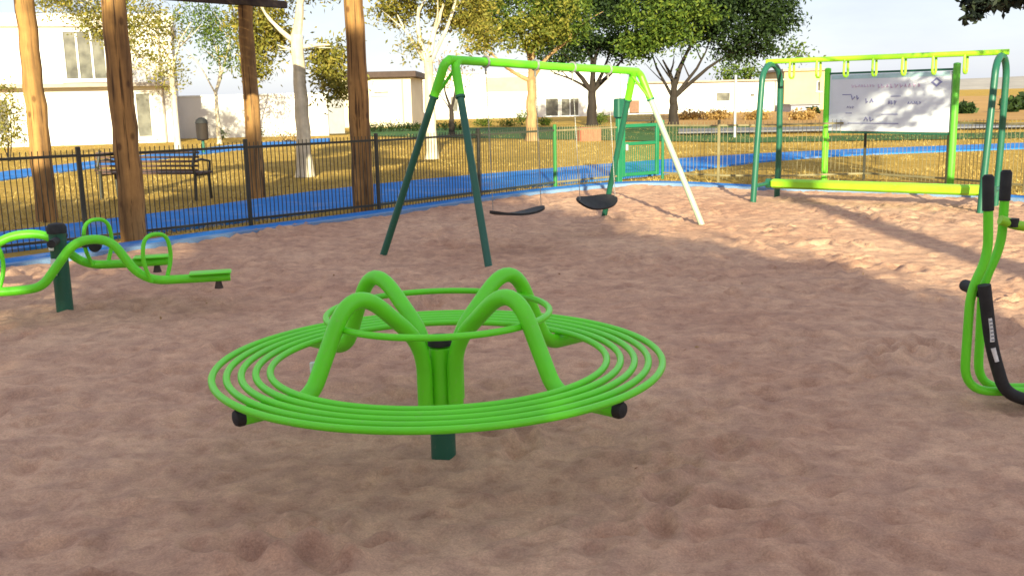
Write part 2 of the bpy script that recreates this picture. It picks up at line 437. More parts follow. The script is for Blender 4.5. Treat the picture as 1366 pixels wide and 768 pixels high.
SINK = [(-.33, 4.32, .10, .008, .06), (-.33, 4.32, 1.15, -.045, .5), (-3.42, 7.53, .12, .03, .07), (.04, 10.48, .5, -.05, .45), (.93, 11.49, .5, -.05, .45), (-1.34, 10.05, .1, .025, .06), (-.19, 9.09, .1, .025, .06), (2.34, 11.95, .1, .025, .06), (1.19, 12.91, .1, .02, .06)]
FOOT = [(random.uniform(-5, 8), random.uniform(1.3, 16), random.uniform(0, math.pi), random.uniform(.7, 1.15)) for _ in range(3200)]
def sink(x, y):
    h = 0.0
    for (cx, cy, r, a, w) in SINK:
        d = math.hypot(x - cx, y - cy)
        if d < r + 3 * w: h += a * math.exp(-((d - r * .6) / w) ** 2) if a > 0 else a * math.exp(-(d / (r)) ** 4)
    return h
FEET = np.array(FOOT)
def foot_height(x, y):
    dx, dy = x - FEET[:, 0], y - FEET[:, 1]; k = (dx * dx + dy * dy) < .16
    if not k.any(): return 0.0
    f = FEET[k]; dx, dy = dx[k], dy[k]; return float(foot_shape(dx, dy, f[:, 2], f[:, 3]).sum() * .7)
def foot_shape(dx, dy, a, s_):
    u = (dx * np.cos(a) + dy * np.sin(a)) / (.14 * s_); w = (-dx * np.sin(a) + dy * np.cos(a)) / (.062 * s_); d = u * u + w * w
    return np.where(d < 6, -.024 * np.exp(-d * 1.1) + .014 * np.exp(-(np.sqrt(d) - 1.45) ** 2 * 5), 0)
def build_sand():
    ys = [1.0]
    while ys[-1] < 18.6: ys.append(ys[-1] + .0046 * ys[-1] + .004)
    nx = 400; ny = len(ys); X = np.zeros((ny, nx)); Yg = np.repeat(np.array(ys)[:, None], nx, 1); Z = np.zeros((ny, nx))
    for j, y in enumerate(ys):
        half = .60 * y + 1.6; X[j] = .06 * y + half * (2 * np.arange(nx) / (nx - 1) - 1)
    a = np.arctan2(Yg - ORG.y, X - ORG.x); r = np.hypot(X - ORG.x, Yg - ORG.y); er = edge_r(a); ins = r < er + .3
    for j in range(ny):
        for i in range(nx):
            if ins[j, i]:
                x, y = float(X[j, i]), ys[j]; Z[j, i] = sand_height(x, y) + sink(x, y)
                g = er[j, i] - r[j, i]
                if g < .45:                      # sand drifted up against and over the kerb
                    Z[j, i] += (.028 + .03 * noise.noise(Vector((x * 1.3, y * 1.3, 17))) + .02 * noise.noise(Vector((x * 5, y * 5, 3)))) * max(0, min(1, (.45 - g) / .45)) * (1 if g > 0 else max(0, 1 + g / .12)) - (0 if g > 0 else .12 * min(1, -g / .15))
    ysa = np.array(ys)
    for (fx, fy, an, sc) in FOOT:
        j0, j1 = np.searchsorted(ysa, [fy - .4, fy + .4])
        if j1 <= j0: continue
        amp = max(.1, min(1.5, .8 + 1.5 * noise.noise(Vector((fx * .8, fy * .8, 21))))) * random.choice((.35, .7, 1, 1.2))
        for j in range(j0, j1):
            i0, i1 = np.searchsorted(X[j], [fx - .4, fx + .4])
            if i1 > i0: Z[j, i0:i1] += foot_shape(X[j, i0:i1] - fx, ysa[j] - fy, an, sc) * amp
    A = np.stack([X, Yg, Z], 2).reshape(-1, 3); idx = np.arange(ny * nx).reshape(ny, nx)
    ok = ins[:-1, :-1] & ins[1:, :-1] & ins[:-1, 1:] & ins[1:, 1:]
    F = np.stack([idx[:-1, :-1], idx[:-1, 1:], idx[1:, 1:], idx[1:, :-1]], 2)[ok]
    used = np.zeros(len(A), bool); used[F.ravel()] = True; remap = np.cumsum(used) - 1
    o = fast_mesh('sand', A[used], remap[F], SAND)
    o.data.polygons.foreach_set('use_smooth', [True] * len(o.data.polygons)); struct(o)
build_sand()
# wide bed of sand below the raked surface, reaching behind the viewpoint
mb = MB(); inner = EDGE; n = len(inner)
mb.add([(ORG.x, ORG.y, -.085)] + [(p.x, p.y, -.085) for p in inner], [(0, i + 2, i + 1) for i in range(n - 1)] + [(0, 1, n)])
struct(mb.build('sand_bed', SAND))

# dry grass all around, out to the horizon
def field_sheet():
    mb = MB(); ks = [1.0, 1.08, 1.2, 1.4, 1.7, 2.1, 2.7, 3.5, 5, 8, 14, 30, 80, 200]
    base = offset(EDGE, .28)
    base = [Vector((base[0].x - .0, -40, 0))] + base + [Vector((base[-1].x, -40, 0))]
    n = len(base); V = []
    for j, k in enumerate(ks):
        for p in base:
            q = ORG + (p - ORG) * k
            V.append((q.x, q.y, 0.0))
    F = [(j * n + i, j * n + i + 1, (j + 1) * n + i + 1, (j + 1) * n + i) for j in range(len(ks) - 1) for i in range(n - 1)]
    mb.add(V, F); return struct(mb.build('ground', GRASS))
field_sheet()
mb = MB(); mb.add([(-400, -400, -.12), (400, -400, -.12), (400, 3, -.12), (-400, 3, -.12)], [(0, 1, 2, 3)]); struct(mb.build('ground_behind', GRASS))

strip_o = offset(EDGE, .42)
ribbon('kerb_strip', EDGE, strip_o, .055, BLUE, .13)
ribbon('kerb_edge', offset(EDGE, -.06), offset(EDGE, .05), .062, KERB, .14)

def path(name, near, far, z, m=BLUE, step=1.2):
    A = smooth_line(resample([gp(*p) for p in near], step), 2); B = smooth_line(resample([gp(*p) for p in far], step), 2)
    def evenly(P, k):
        L = [0]
        for a, b in zip(P, P[1:]): L.append(L[-1] + (b - a).length)
        out = []; j = 0
        for i in range(k):
            s_ = L[-1] * i / (k - 1)
            while j < len(P) - 2 and L[j + 1] < s_: j += 1
            u = (s_ - L[j]) / max(1e-6, L[j + 1] - L[j]); out.append(P[j].lerp(P[j + 1], min(1, max(0, u))))
        return out
    a_, b_ = evenly(A, 60), evenly(B, 60); PATHS.append(a_ + b_[::-1])
    return ribbon(name, a_, b_, z, m, .05)
PATHS = []
path('path', [(-150, 360), (0, 338), (118, 322), (200, 315), (335, 297), (480, 276), (560, 265), (640, 257), (741, 247), (830, 239), (880, 235), (920, 229), (1000, 218), (1100, 209), (1366, 199), (1600, 190)],
     [(-150, 332), (0, 312), (118, 298), (200, 289), (260, 281), (335, 268), (480, 249), (560, 242), (640, 234), (741, 226), (830, 218), (920, 212), (1000, 206), (1100, 202), (1366, 192), (1600, 184)], .035)
path('far_path', [(-80, 256), (0, 241), (110, 227), (250, 209), (330, 199), (440, 190)], [(-80, 243), (0, 230), (110, 218), (250, 201), (330, 192), (440, 185)], .03)
def band(name, px0, px1, ya0, ya1, yb0, yb1, z, m):
    """a strip of ground between two lines of the survey"""
    A = [gp(px0 + (px1 - px0) * i / 12, ya0 + (ya1 - ya0) * i / 12) for i in range(13)]
    B = [gp(px0 + (px1 - px0) * i / 12, yb0 + (yb1 - yb0) * i / 12) for i in range(13)]
    return ribbon(name, A, B, z, m)
band('lawn', 470, 1000, 182, 191, 172, 168, .02, LAWN)
band('lawn_strip', 1000, 1600, 191, 181, 184, 172.5, .02, LAWN)
band('road', 905, 1700, 179.5, 165, 172.5, 159, .03, ROAD)
band('road_kerb', 905, 1700, 181.5, 166.7, 180, 165.4, .10, CONC)
band('bare_field', 880, 1800, 171, 151, 137, 118, .015, FIELD)
# hills on the right horizon
mb = MB(); prof = []
for i in range(60):
    a = R(95 - i * 1.6); rr = 900
    h = 5 + 13 * max(0, math.sin((i - 14) / 46 * math.pi)) + 2.5 * noise.noise(Vector((i * .23, 0, 0)))
    prof.append((rr * math.cos(a), rr * math.sin(a), h))
V = []
for (x, y, h) in prof: V += [(x * .8, y * .8, -1), (x * .9, y * .9, h * .6), (x, y, h), (x * 1.25, y * 1.25, -1)]
F = [(4 * i + k, 4 * i + 4 + k, 4 * i + 5 + k, 4 * i + 1 + k) for i in range(59) for k in range(3)]
mb.add(V, F); struct(mb.build('hills', HILL))

# loose dry grass standing on the field
def grass_tufts():
    pts = []
    while len(pts) < 6000:
        y = 12 + 34 * random.random() ** 1.7; x = random.uniform(-.62, .62) * y
        a = math.atan2(y - ORG.y, x - ORG.x); r = math.hypot(x - ORG.x, y - ORG.y)
        if r < float(edge_r(a)) + .75: continue
        if noise.noise(Vector((x * .35, y * .35, 3))) < -.25: continue
        pts.append((x, y))
    P = np.array(pts); n = len(P); k = 6
    P = np.repeat(P, k, 0) + RNG.normal(size=(n * k, 2)) * .06
    d = RNG.uniform(0, 2 * math.pi, n * k); h = RNG.uniform(.02, .075, n * k); w = RNG.uniform(.006, .014, n * k); ln = RNG.normal(size=(n * k, 2)) * .05
    z0 = np.zeros(n * k)
    v0 = np.stack([P[:, 0] - w * np.cos(d), P[:, 1] - w * np.sin(d), z0], 1); v1 = np.stack([P[:, 0] + w * np.cos(d), P[:, 1] + w * np.sin(d), z0], 1)
    v2 = np.stack([P[:, 0] + ln[:, 0], P[:, 1] + ln[:, 1], h], 1)
    # keep blades off the paths
    V = np.stack([v0, v1, v2], 1); keep = np.ones(n * k, bool)
    for poly in PATHS:
        ins = np.zeros(n * k, bool); m_ = len(poly)
        for i in range(m_):
            a, b = poly[i], poly[(i + 1) % m_]
            if abs(a.y - b.y) < 1e-9: continue
            ins ^= ((a.y > P[:, 1]) != (b.y > P[:, 1])) & (P[:, 0] < (b.x - a.x) * (P[:, 1] - a.y) / (b.y - a.y) + a.x)
        keep &= ~ins
    V = V[keep].reshape(-1, 3)
    o = fast_mesh('dry_grass', V, np.arange(len(V)).reshape(-1, 3), STRAW); o['kind'] = 'stuff'
    tag(o, 'dry yellow grass around the blue path behind the fence', 'grass')
grass_tufts()
# leaves and twigs dropped on the sand
lp = []
for _ in range(45):
    y = random.uniform(2.2, 14); x = random.uniform(-.5, .5) * y
    a = math.atan2(y - ORG.y, x - ORG.x)
    if math.hypot(x - ORG.x, y - ORG.y) < float(edge_r(a)) - .2: lp.append((x, y, sand_height(x, y) + foot_height(x, y) + .008))
o = leaves('leaf_litter', np.array(lp), .03, .015, BARKO); o['kind'] = 'stuff'; tag(o, 'small dark dry leaves scattered on the sand', 'leaf litter')

# ------------------------------------------------------------------ merry-go-round
def merry_go_round():
    c = Vector((-.325, 4.32, 0)); t = thing('merry_go_round', c, 'bright green merry-go-round with ring seat in the middle of the sand', 'merry-go-round')
    b = MB(); b.tube([(0, 0, -.15), (0, 0, .19)], .056, 24); b.build('post', DGREEN, t)
    b = MB(); b.tube([(0, 0, .19), (0, 0, .47), (0, 0, .475), (0, 0, .48)], [.05, .05, .045, .01], 20); b.build('hub', LIME, t)
    b = MB(); b.tube([(0, 0, .482), (0, 0, .51), (0, 0, .525), (0, 0, .53)], [.053, .053, .045, .012], 24); b.build('hub_cap', RUBBER, t)
    for k in range(5):
        b = MB(); b.tube(circle((0, 0, .418), 0.735 + .06 * k, 128), .0152, 10, closed=True); b.build('seat_ring', LIME, t)
    b = MB(); b.tube(circle((0, 0, .632), .487, 96), .0145, 12, closed=True); b.build('handle_ring', LIME, t)
    for a in (-41, -139.5, 42, 138):
        ca, sa = math.cos(R(a)), math.sin(R(a)); rad = lambda r, z: Vector((r * ca, r * sa, z))
        P = fillet([rad(.088, .22), rad(.088, .50), rad(.435, .82), rad(.655, .368), rad(.955, .368)], [.14, .20, .09], 10)
        b = MB(); b.tube(P, .0345, 18); ob = b.build('arm', LIME, t)
        e = P[-1]; dirv = Vector((ca, sa, 0))
        b = MB(); b.tube([e - dirv * .008, e + dirv * .012, e + dirv * .024, e + dirv * .03], [.0352, .0352, .029, .012], 18); b.build('end_cap', RUBBER, ob)
        b = MB(); b.box(rad(.80, .398), (.34, .03, .012), R(a)); b.build('ring_bracket', LIME, ob)
    q = at(418, 490, 4.03) - c; b = MB(); b.box(q, (.028, .014, .05), R(20), bev=.004); b.build('hanging_tag', WHITE, t)
merry_go_round()

# ------------------------------------------------------------------ seesaw
def seesaw():
    O = Vector((-3.42, 7.53, 0)); t = thing('seesaw', O, 'green four seat seesaw with wavy beams on a dark green post', 'seesaw', rz=R(14))
    b = MB(); b.tube([(0, 0, -.15), (0, 0, .62)], .062, 20); b.build('post', DGREEN, t)
    b = MB(); b.tube([(0, 0, .62), (0, 0, .665), (0, 0, .69), (0, 0, .698)], [.072, .072, .055, .02], 20); b.build('post_cap', RUBBER, t)
    b = MB(); b.tube([(0, -.26, .57), (0, .26, .57)], .03, 14); b.build('axle', RUBBER, t)
    def beam(y, pts, seats):
        P = fillet([Vector((u, y, z)) for u, z in pts], .17, 8)
        b = MB(); b.tube(P, .034, 14); bm = b.build('beam', LIME, t)
        for (u0, u1, z, hu, s_) in seats:
            b = MB(); b.box(((u0 + u1) / 2, y, z + .041), (abs(u1 - u0), .16, .014), bev=.006); b.build('seat', LIME, bm)
            b = MB(); P2 = fillet([Vector((hu + a_, y + b_, z + c_)) for a_, b_, c_ in ((-.05, -.04, 0), (-.10, -.07, .17), (-.075, -.05, .355), (.075, .05, .355), (.10, .07, .17), (.05, .04, 0))], [.14, .085, .085, .14], 8)
            b.tube(P2, .0155, 10); b.build('handle', LIME, bm)
            b = MB(); b.tube([(u1 - .1 * s_, y, z - .03), (u1 - .1 * s_, y, z - .085)], [.02, .034], 12); b.build('bumper', RUBBERB, bm)
    beam(-.22, [(-1.05, .24), (-.26, .235), (-.10, .25), (.16, .585), (.40, .585), (.60, .25), (1.24, .245)], [(.94, 1.25, .245, .72, 1), (-1.06, -.75, .24, -.45, -1)])
    beam(.22, [(-1.25, .45), (-.62, .42), (-.40, .595), (-.10, .60), (.12, .335), (.40, .325), (.76, .33)], [(.50, .77, .33, .25, 1), (-1.26, -.95, .45, -.72, -1)])
    b = MB()
    for (u, z) in ((.17, .53), (.24, .49)): b.tube([(u, .10, z), (u, .17, z)], [.045, .045], 16)
    b.build('stop_buffer', RUBBER, t)
    b = MB(); b.box((-.035, -.062, .37), (.045, .014, .13), M=Matrix.Rotation(R(-28), 3, 'Z'), bev=.005); b.build('sticker', WHITE, t)
    b = MB(); b.box((-.04, -.062, .53), (.045, .014, .07), M=Matrix.Rotation(R(-30), 3, 'Z'), bev=.005); b.build('sticker', WHITE, t)
seesaw()

# ------------------------------------------------------------------ swing frame and swings
SM, SM2 = Vector((-.77, 9.57, 0)), Vector((1.76, 12.43, 0)); SAX = SM2 - SM
def bar_pt(s, z=0.0): return SM + SAX * s + Vector((0, 0, 1.925 - .115 * s + z))
def swing_set():
    A, B, C, D = gp(505, 342), gp(655, 360), gp(942, 300), gp(803, 290)
    t = thing('swing_set', (0, 0, 0), 'tall swing frame with lime green top bar and dark splayed legs', 'swing set')
    la, ra = bar_pt(.085), bar_pt(.915)
    b = MB(); b.tube([la, bar_pt(.3), bar_pt(.5, -.006), bar_pt(.7), ra], .042, 16); b.build('top_bar', LIME, t)
    for apex, foot, m in ((bar_pt(.075), A, DGREEN), (bar_pt(.105), B, DGREEN), (bar_pt(.925), C, SUNLITG), (bar_pt(.895), D, DGREEN)):
        foot = foot + Vector((0, 0, -.12)); d = (foot - apex)
        j = apex + d * .17
        b = MB(); b.tube([j - d * .01, foot], .036, 14); leg = b.build('leg', m, t)
        side = SAX.normalized() * (.10 if (apex - SM).length < 2 + 1 and (apex - la).length < 1 else -.10)
        b = MB(); b.tube(fillet([apex + side * .6, apex + d * .02, j], .08, 6), .044, 14); b.build('sleeve', LIME, leg)
        b = MB(); b.tube([j - d * .004, j + d * .006], .049, 14); b.build('collar', DGREEN, leg)
    for s in (.09, .91):
        p = bar_pt(s); i = 0 if s < .5 else 1
        f1, f2 = ((A, B), (C, D))[i]
        q1 = p + (f1 - p) * .165; q2 = p + (f2 - p) * .02 + SAX.normalized() * (.10 if i == 0 else -.10)
        b = MB(); b.tube([q1, q2], .016, 10); b.build('brace', LIME, t)
    for s in (.22, .42, .585, .76):
        p = bar_pt(s); b = MB(); b.tube(circle((0, 0, 0), .052, 18), .012, 8, closed=True)
        M = Matrix.Translation(p) @ SAX.to_track_quat('Z', 'Y').to_matrix().to_4x4()
        b.v = [tuple(M @ Vector(v)) for v in b.v]
        b.tube([p + Vector((0, 0, -.05)), p + Vector((0, 0, -.12))], .01, 8); b.build('hanger', CHAIN, t)
swing_set()
def swing(s0, s1, z, push, label, twist=0.0):
    a, b_ = bar_pt(s0), bar_pt(s1); mid = (a + b_) / 2; ax = (b_ - a).normalized(); w = (b_ - a).length
    t = thing('swing', mid, label, 'swing', 'swings hanging from the lime green bar')
    nrm = Vector((ax.y, -ax.x, 0))                 # towards the viewer
    down = Vector((0, 0, -1)) * math.cos(push) + nrm * math.sin(push); L = mid.z - z
    sit_n = down.cross(ax).normalized()
    up = -down
    if twist: 
        rot = Matrix.Rotation(twist, 3, ax); sit_n = rot @ sit_n; up = rot @ up
    c = down * L
    # seat: curved rubber slab with rounded ends
    n = 18; V = []; F = []
    for i in range(n + 1):
        u = -1 + 2 * i / n; hw = .115 * math.sqrt(max(.03, 1 - abs(u) ** 3.2)); sag = .05 * (u * u - 1) + .03
        for (k, dz) in ((-1, .0), (1, .0), (1, -.024), (-1, -.024)):
            V.append(c + ax * u * w * .54 + sit_n * k * hw + up * (sag + dz))
    for i in range(n):
        for k in range(4): F.append((4 * i + k, 4 * i + (k + 1) % 4, 4 * i + 4 + (k + 1) % 4, 4 * i + 4 + k))
    F += [(3, 2, 1, 0), (4 * n, 4 * n + 1, 4 * n + 2, 4 * n + 3)]
    m = MB(); m.add(V, F); m.build('seat', RUBBER, t)
    for sgn in (-1, 1):
        top = ax * sgn * w / 2 + down * .11; bot = c + ax * sgn * w / 2 + up * .03
        k = 150; pts = [top.lerp(bot, i / k) for i in range(k + 1)]
        m = MB(); m.tube(pts, [(.0025, .005, .005)[i % 3] for i in range(k + 1)], 6); m.build('chain', CHAIN, t)
    return t
swing(.22, .42, .385, R(2), 'nearer black rubber swing seat, lying level beside the dark front leg')
swing(.585, .76, .37, R(3), 'farther black rubber swing seat, tipped to show its broad face', R(38))

# ------------------------------------------------------------------ monkey bars
def monkey_bars():
    L = Vector((3.785, 14.7, 0)); Q = Vector((6.21, 12.9, 0)); ax = (Q - L).normalized(); W = (Q - L).length
    t = thing('monkey_bars', L, 'overhead ladder with dark green arches and yellow green rail and balance beam', 'monkey bars', rz=math.atan2(ax.y, ax.x))
    for x in (0, W):
        # arch: two posts joined by a half circle, set across the rail
        P = [Vector((x - .05, -.45, -.15)), Vector((x - .02, -.41, .8)), Vector((x, -.34, 1.66))]
        for k in range(1, 12):
            a = math.pi - math.pi * k / 12; P.append(Vector((x, .34 * math.cos(a), 1.66 + .27 * math.sin(a))))
        P += [Vector((x, .34, 1.66)), Vector((x - .02, .41, .8)), Vector((x - .05, .45, -.15))]
        b = MB(); b.tube(P, .043, 16); b.build('arch', DGREEN, t)
        b = MB(); b.tube([(x - .03, 0, .235 - .0), (x + .03, 0, .235)], .07, 16)
        b.tube([(x, -.44, .235), (x, .44, .235)], .03, 12); b.build('beam_bracket', DGREEN, t)
        b = MB(); b.tube([(x, 0, 1.90), (x, 0, 1.955)], .05, 14); b.build('rail_clamp', DGREEN, t)
    b = MB(); b.tube([(-.08, 0, 1.972), (W + .08, 0, 1.972)], .036, 16); b.build('top_rail', LIME2, t)
    b = MB(); b.box((W / 2, 0, .235), (W - .08, .15, .135), bev=.03); b.build('balance_beam', LIME2, t)
    for k in range(7):
        x = .30 + k * (W - .72) / 6
        P = fillet([Vector((x, -.075, 1.955)), Vector((x, -.09, 1.73)), Vector((x, .09, 1.73)), Vector((x, .075, 1.955))], .07, 6)
        b = MB(); b.tube(P, .0165, 10); b.build('hand_hold', LIME2, t)
monkey_bars()

# ------------------------------------------------------------------ notice board
def notice_board():
    A = Vector((5.55, 17.76, 0)); B = Vector((6.97, 15.9, 0)); d = (B - A); W = d.length
    t = thing('notice_board', A, 'white notice board on two green posts in front of the right fence', 'notice board', rz=math.atan2(d.y, d.x))
    for x in (0, W):
        b = MB(); b.tube([(x, 0, -.2), (x, 0, 1.9)], .055, 16)
        b.tube([(x, 0, 1.9), (x, 0, 1.92), (x, 0, 1.93)], [.06, .05, .02], 16); b.build('post', SIGNG if x else LIME, t)
    b = MB(); b.box((W / 2, 0, 1.83), (W - .1, .035, .035)); b.build('top_bar', DGREEN, t)
    b = MB(); b.box((W / 2, 0, .835), (W - .1, .035, .03)); b.build('bottom_bar', DGREEN, t)
    b = MB(); b.box((W / 2, -.005, 1.332), (W - .13, .03, .95), bev=.004); pn = b.build('panel', simple('white_enamel_board', (0.70, 0.72, 0.78), .4, .06, 2), t)
    PINK = simple('faded_pink_print', (.55, .38, .55), .6, .1, 9); TEAL = simple('faded_teal_print', (.42, .60, .62), .6, .1, 9); NAVY = simple('faded_blue_print', (.22, .22, .42), .6, .1, 9)
    y = -.0225
    def strokes(x0, x1, z, h, m, name):
        x = x0
        while x < x1:
            w = random.uniform(.35, .8) * h; b = MB(); kind = random.random()
            P = [(x, y, z + h * .4), (x + w * .3, y, z - h * .4), (x + w, y, z + h * random.uniform(-.4, .4))] if kind < .5 else [(x, y, z - h * .3), (x + w * .5, y, z + h * .35), (x + w, y, z - h * .25)]
            b.tube(P, h * .11, 4); b.build(name, m, pn); x += w + random.uniform(.25, .6) * h
    b = MB(); b.box((W / 2, y + .002, 1.765), (W - .2, .003, .07)); b.build('header_band', TEAL, pn)
    strokes(.5, .95, 1.61, .055, PINK, 'printed_letter'); strokes(1.0, 1.75, 1.60, .075, PINK, 'printed_letter')
    for (x0, x1, z, h) in ((.5, .62, 1.42, .09), (.78, .95, 1.36, .10), (1.2, 1.32, 1.33, .08), (1.55, 1.8, 1.32, .06), (.42, .54, 1.26, .05), (.76, .92, 1.06, .09)): strokes(x0, x1, z, h, NAVY, 'printed_letter')
    for (x0, x1, z) in ((1.24, 1.42, 1.43), (1.08, 1.38, 1.14), (.40, .52, 1.16), (.45, 1.4, .99), (.32, .5, 1.47)):
        b = MB(); b.box(((x0 + x1) / 2, y, z), (x1 - x0, .003, .014)); b.build('printed_line', NAVY, pn)
    b = MB(); q = 0.1
    b.add([(2.03 - q, y - .002, 1.64), (2.03, y - .002, 1.64 - .075), (2.03 + q, y - .002, 1.64), (2.03, y - .002, 1.64 + .075), (2.03 - .05, y - .004, 1.645), (2.03, y - .004, 1.605), (2.03 + .05, y - .004, 1.645), (2.03, y - .004, 1.68)], [(0, 1, 5, 4), (1, 2, 6, 5), (2, 3, 7, 6), (3, 0, 4, 7)])
    b.build('emblem', NAVY, pn)
notice_board()

# ------------------------------------------------------------------ exercise machine
def exercise_machine():
    t = thing('exercise_machine', (2.30, 4.78, 0), 'green outdoor exercise machine with bent frame and black lever, cut by the right border', 'exercise machine')
    def frame(dy, pts, gl):
        q = (4.78 + dy) / 4.75
        P = fillet([Vector((x * q - 2.30, dy, (z - EYE) * q + EYE)) for x, z in pts], [.10, .12, .14, .14], 8)
        b = MB(); b.tube(P, .022, 14); f = b.build('frame_tube', LIME, t)
        d = (P[1] - P[0]).normalized()
        b = MB(); b.tube([P[0] + d * .012, P[0] - d * gl, P[0] - d * (gl + .012)], [.0265, .0265, .018], 14); b.build('hand_grip', RUBBER, f)
    frame(-.06, [(2.270, .985), (2.285, .755), (2.212, .585), (2.208, .085), (2.95, .06)], .145)
    frame(.10, [(2.345, 1.03), (2.345, .80), (2.268, .62), (2.275, .10), (2.95, .09)], .125)
    b = MB(); b.tube([(-.05, -.075, .585), (-.05, .115, .585)], .03, 14); b.build('pivot', RUBBER, t)
    b = MB(); P = fillet([Vector((-.065, -.115, .63)), Vector((-.012, -.115, .33)), Vector((.068, -.115, .10)), Vector((.20, -.115, .05)), Vector((.65, -.115, .045))], [.1, .07, .06], 6)
    b.tube(P, .03, 14); lv = b.build('lever', RUBBER, t)
    b = MB()
    b.add([], [])
    b.tube([(-.0385, -.130, .475), (-.0180, -.130, .36)], .0165, 10); b.tube([(-.012, -.130, .33), (.010, -.130, .262)], .0165, 10); b.build('sticker', WHITE, lv)
    b = MB()
    for k in range(6): b.box((-.036 + .0032 * k, -.1475, .46 - .018 * k), (.016, .002, .006), M=Matrix.Rotation(R(-8), 3, 'Y'))
    b.build('sticker_print', GREYT, lv)
    b = MB(); b.tube([(.72, 0, -.12), (.72, 0, 1.15)], .06, 18); b.build('post', DGREEN, t)
    b = MB(); b.tube(fillet([Vector((.06, .03, .92)), Vector((.14, .03, .89)), Vector((.40, .02, .86)), Vector((.72, 0, .98))], .08, 6), .024, 12); b.build('link_arm', LIME2, t)
    b = MB(); b.tube([(.12, .03, .925), (.12, .03, .885)], .03, 12); b.build('link_joint', RUBBER, t)
    b = MB(); b.box((.55, -.03, .075), (.34, .12, .03), bev=.01); b.build('foot_rest', RUBBER, t)
exercise_machine()

# ------------------------------------------------------------------ fences
FB = offset(EDGE, .62)
def point_on(P, L, s):
    j = 0
    while j < len(L) - 2 and L[j + 1] < s: j += 1
    u = (s - L[j]) / max(1e-6, L[j + 1] - L[j]); return P[j].lerp(P[j + 1], min(1, max(0, u)))
def lens(P):
    L = [0]
    for a, b in zip(P, P[1:]): L.append(L[-1] + (b - a).length)
    return L
def fence(name, posts, h0, h1, m_post, m_bar, label, spacing=.058, bar=.004, post_r=.023):
    t = thing(name, (posts[0].x, posts[0].y, 0), label, 'fence')
    o = Vector((posts[0].x, posts[0].y, 0)); n = len(posts)
    H = [h0 + (h1 - h0) * i / max(1, n - 1) for i in range(n)]
    for i, p in enumerate(posts):
        q = p - o; b = MB(); b.box((q.x, q.y, H[i] / 2), (post_r * 2, post_r * 2, H[i] + .1), math.atan2(posts[min(n - 1, i + 1)].y - posts[max(0, i - 1)].y, posts[min(n - 1, i + 1)].x - posts[max(0, i - 1)].x), bev=.006)
        b.build('post', m_post[i] if isinstance(m_post, list) else m_post, t)
    for i in range(n - 1):
        a, c = posts[i] - o, posts[i + 1] - o; d = (c - a); L = d.length; rz = math.atan2(d.y, d.x); ha = (H[i] + H[i + 1]) / 2
        b = MB(); mid = (a + c) / 2
        for z in (.12, ha - .05): b.box((mid.x, mid.y, z), (L - post_r * 2, .026, .03), rz)
        k = int((L - .08) / spacing)
        for j in range(1, k + 1):
            q = a + d * (j / (k + 1)); b.box((q.x, q.y, ha / 2 + .03), (bar * 2, bar * 2, ha - .03), rz)
        b.build('panel', m_bar[i] if isinstance(m_bar, list) else m_bar, t, smooth=False)
    return t
PF = [gp(-330, 395), gp(-110, 356), gp(117, 331), gp(335, 304.5), gp(506, 284.5), gp(640, 266.5), gp(741, 252.5), gp(826, 243.5)]
fence('metal_fence', PF, 1.09, 1.03, [BLACKP] * 6 + [POSTG, GATEG], [BLACKP, BLACKP, BLACKP, BLACKP, FENCEG, FENCEG, MESHW], 'long metal fence of thin upright bars, curving along the left and rear of the sand')
GE = gp(880, 239)
PF2 = [GE + Vector((.05, -.02, 0)), gp(958, 243), gp(1040, 244), gp(1152, 240.5), gp(1262, 248), gp(1366, 258), gp(1520, 276)]
fence('mesh_fence', PF2, 1.03, 1.06, [GATEG, MESHW, MESHW, BLACKP, MESHW, MESHW, MESHW], MESHW, 'fine wire mesh fence behind the notice board and the monkey bars', .075, .003, .022)
def gate():
    a, c = PF[-1], GE; d = c - a; L = d.length
    t = thing('playground_gate', (a.x, a.y, 0), 'green metal gate between the two fences, left of the bright swing leg', 'gate', rz=math.atan2(d.y, d.x))
    b = MB()
    for x in (.09, L - .07): b.box((x, 0, .56), (.075, .05, .94), bev=.008)
    for z in (.13, .68, 1.0): b.box((L / 2 + .01, 0, z), (L - .235, .045, .065), bev=.008)
    b.build('gate_frame', GATEG, t)
    b = MB()
    for k in range(17): b.box((.14 + (L - .26) * k / 16, 0, .40), (.012, .010, .47))
    b.build('gate_bars', GATEG, t, smooth=False)
    b = MB(); b.box((-.02, -.02, .62), (.10, .09, 1.34), bev=.01); b.build('gate_post', GATEG, t)
    b = MB(); b.box((-.01, -.05, 1.32), (.22, .16, .34), bev=.02); b.build('closer_box', DGREEN, t)
    b = MB(); b.box((.14, -.05, .62), (.05, .05, .12), bev=.01); b.build('latch', STEEL, t)
gate()

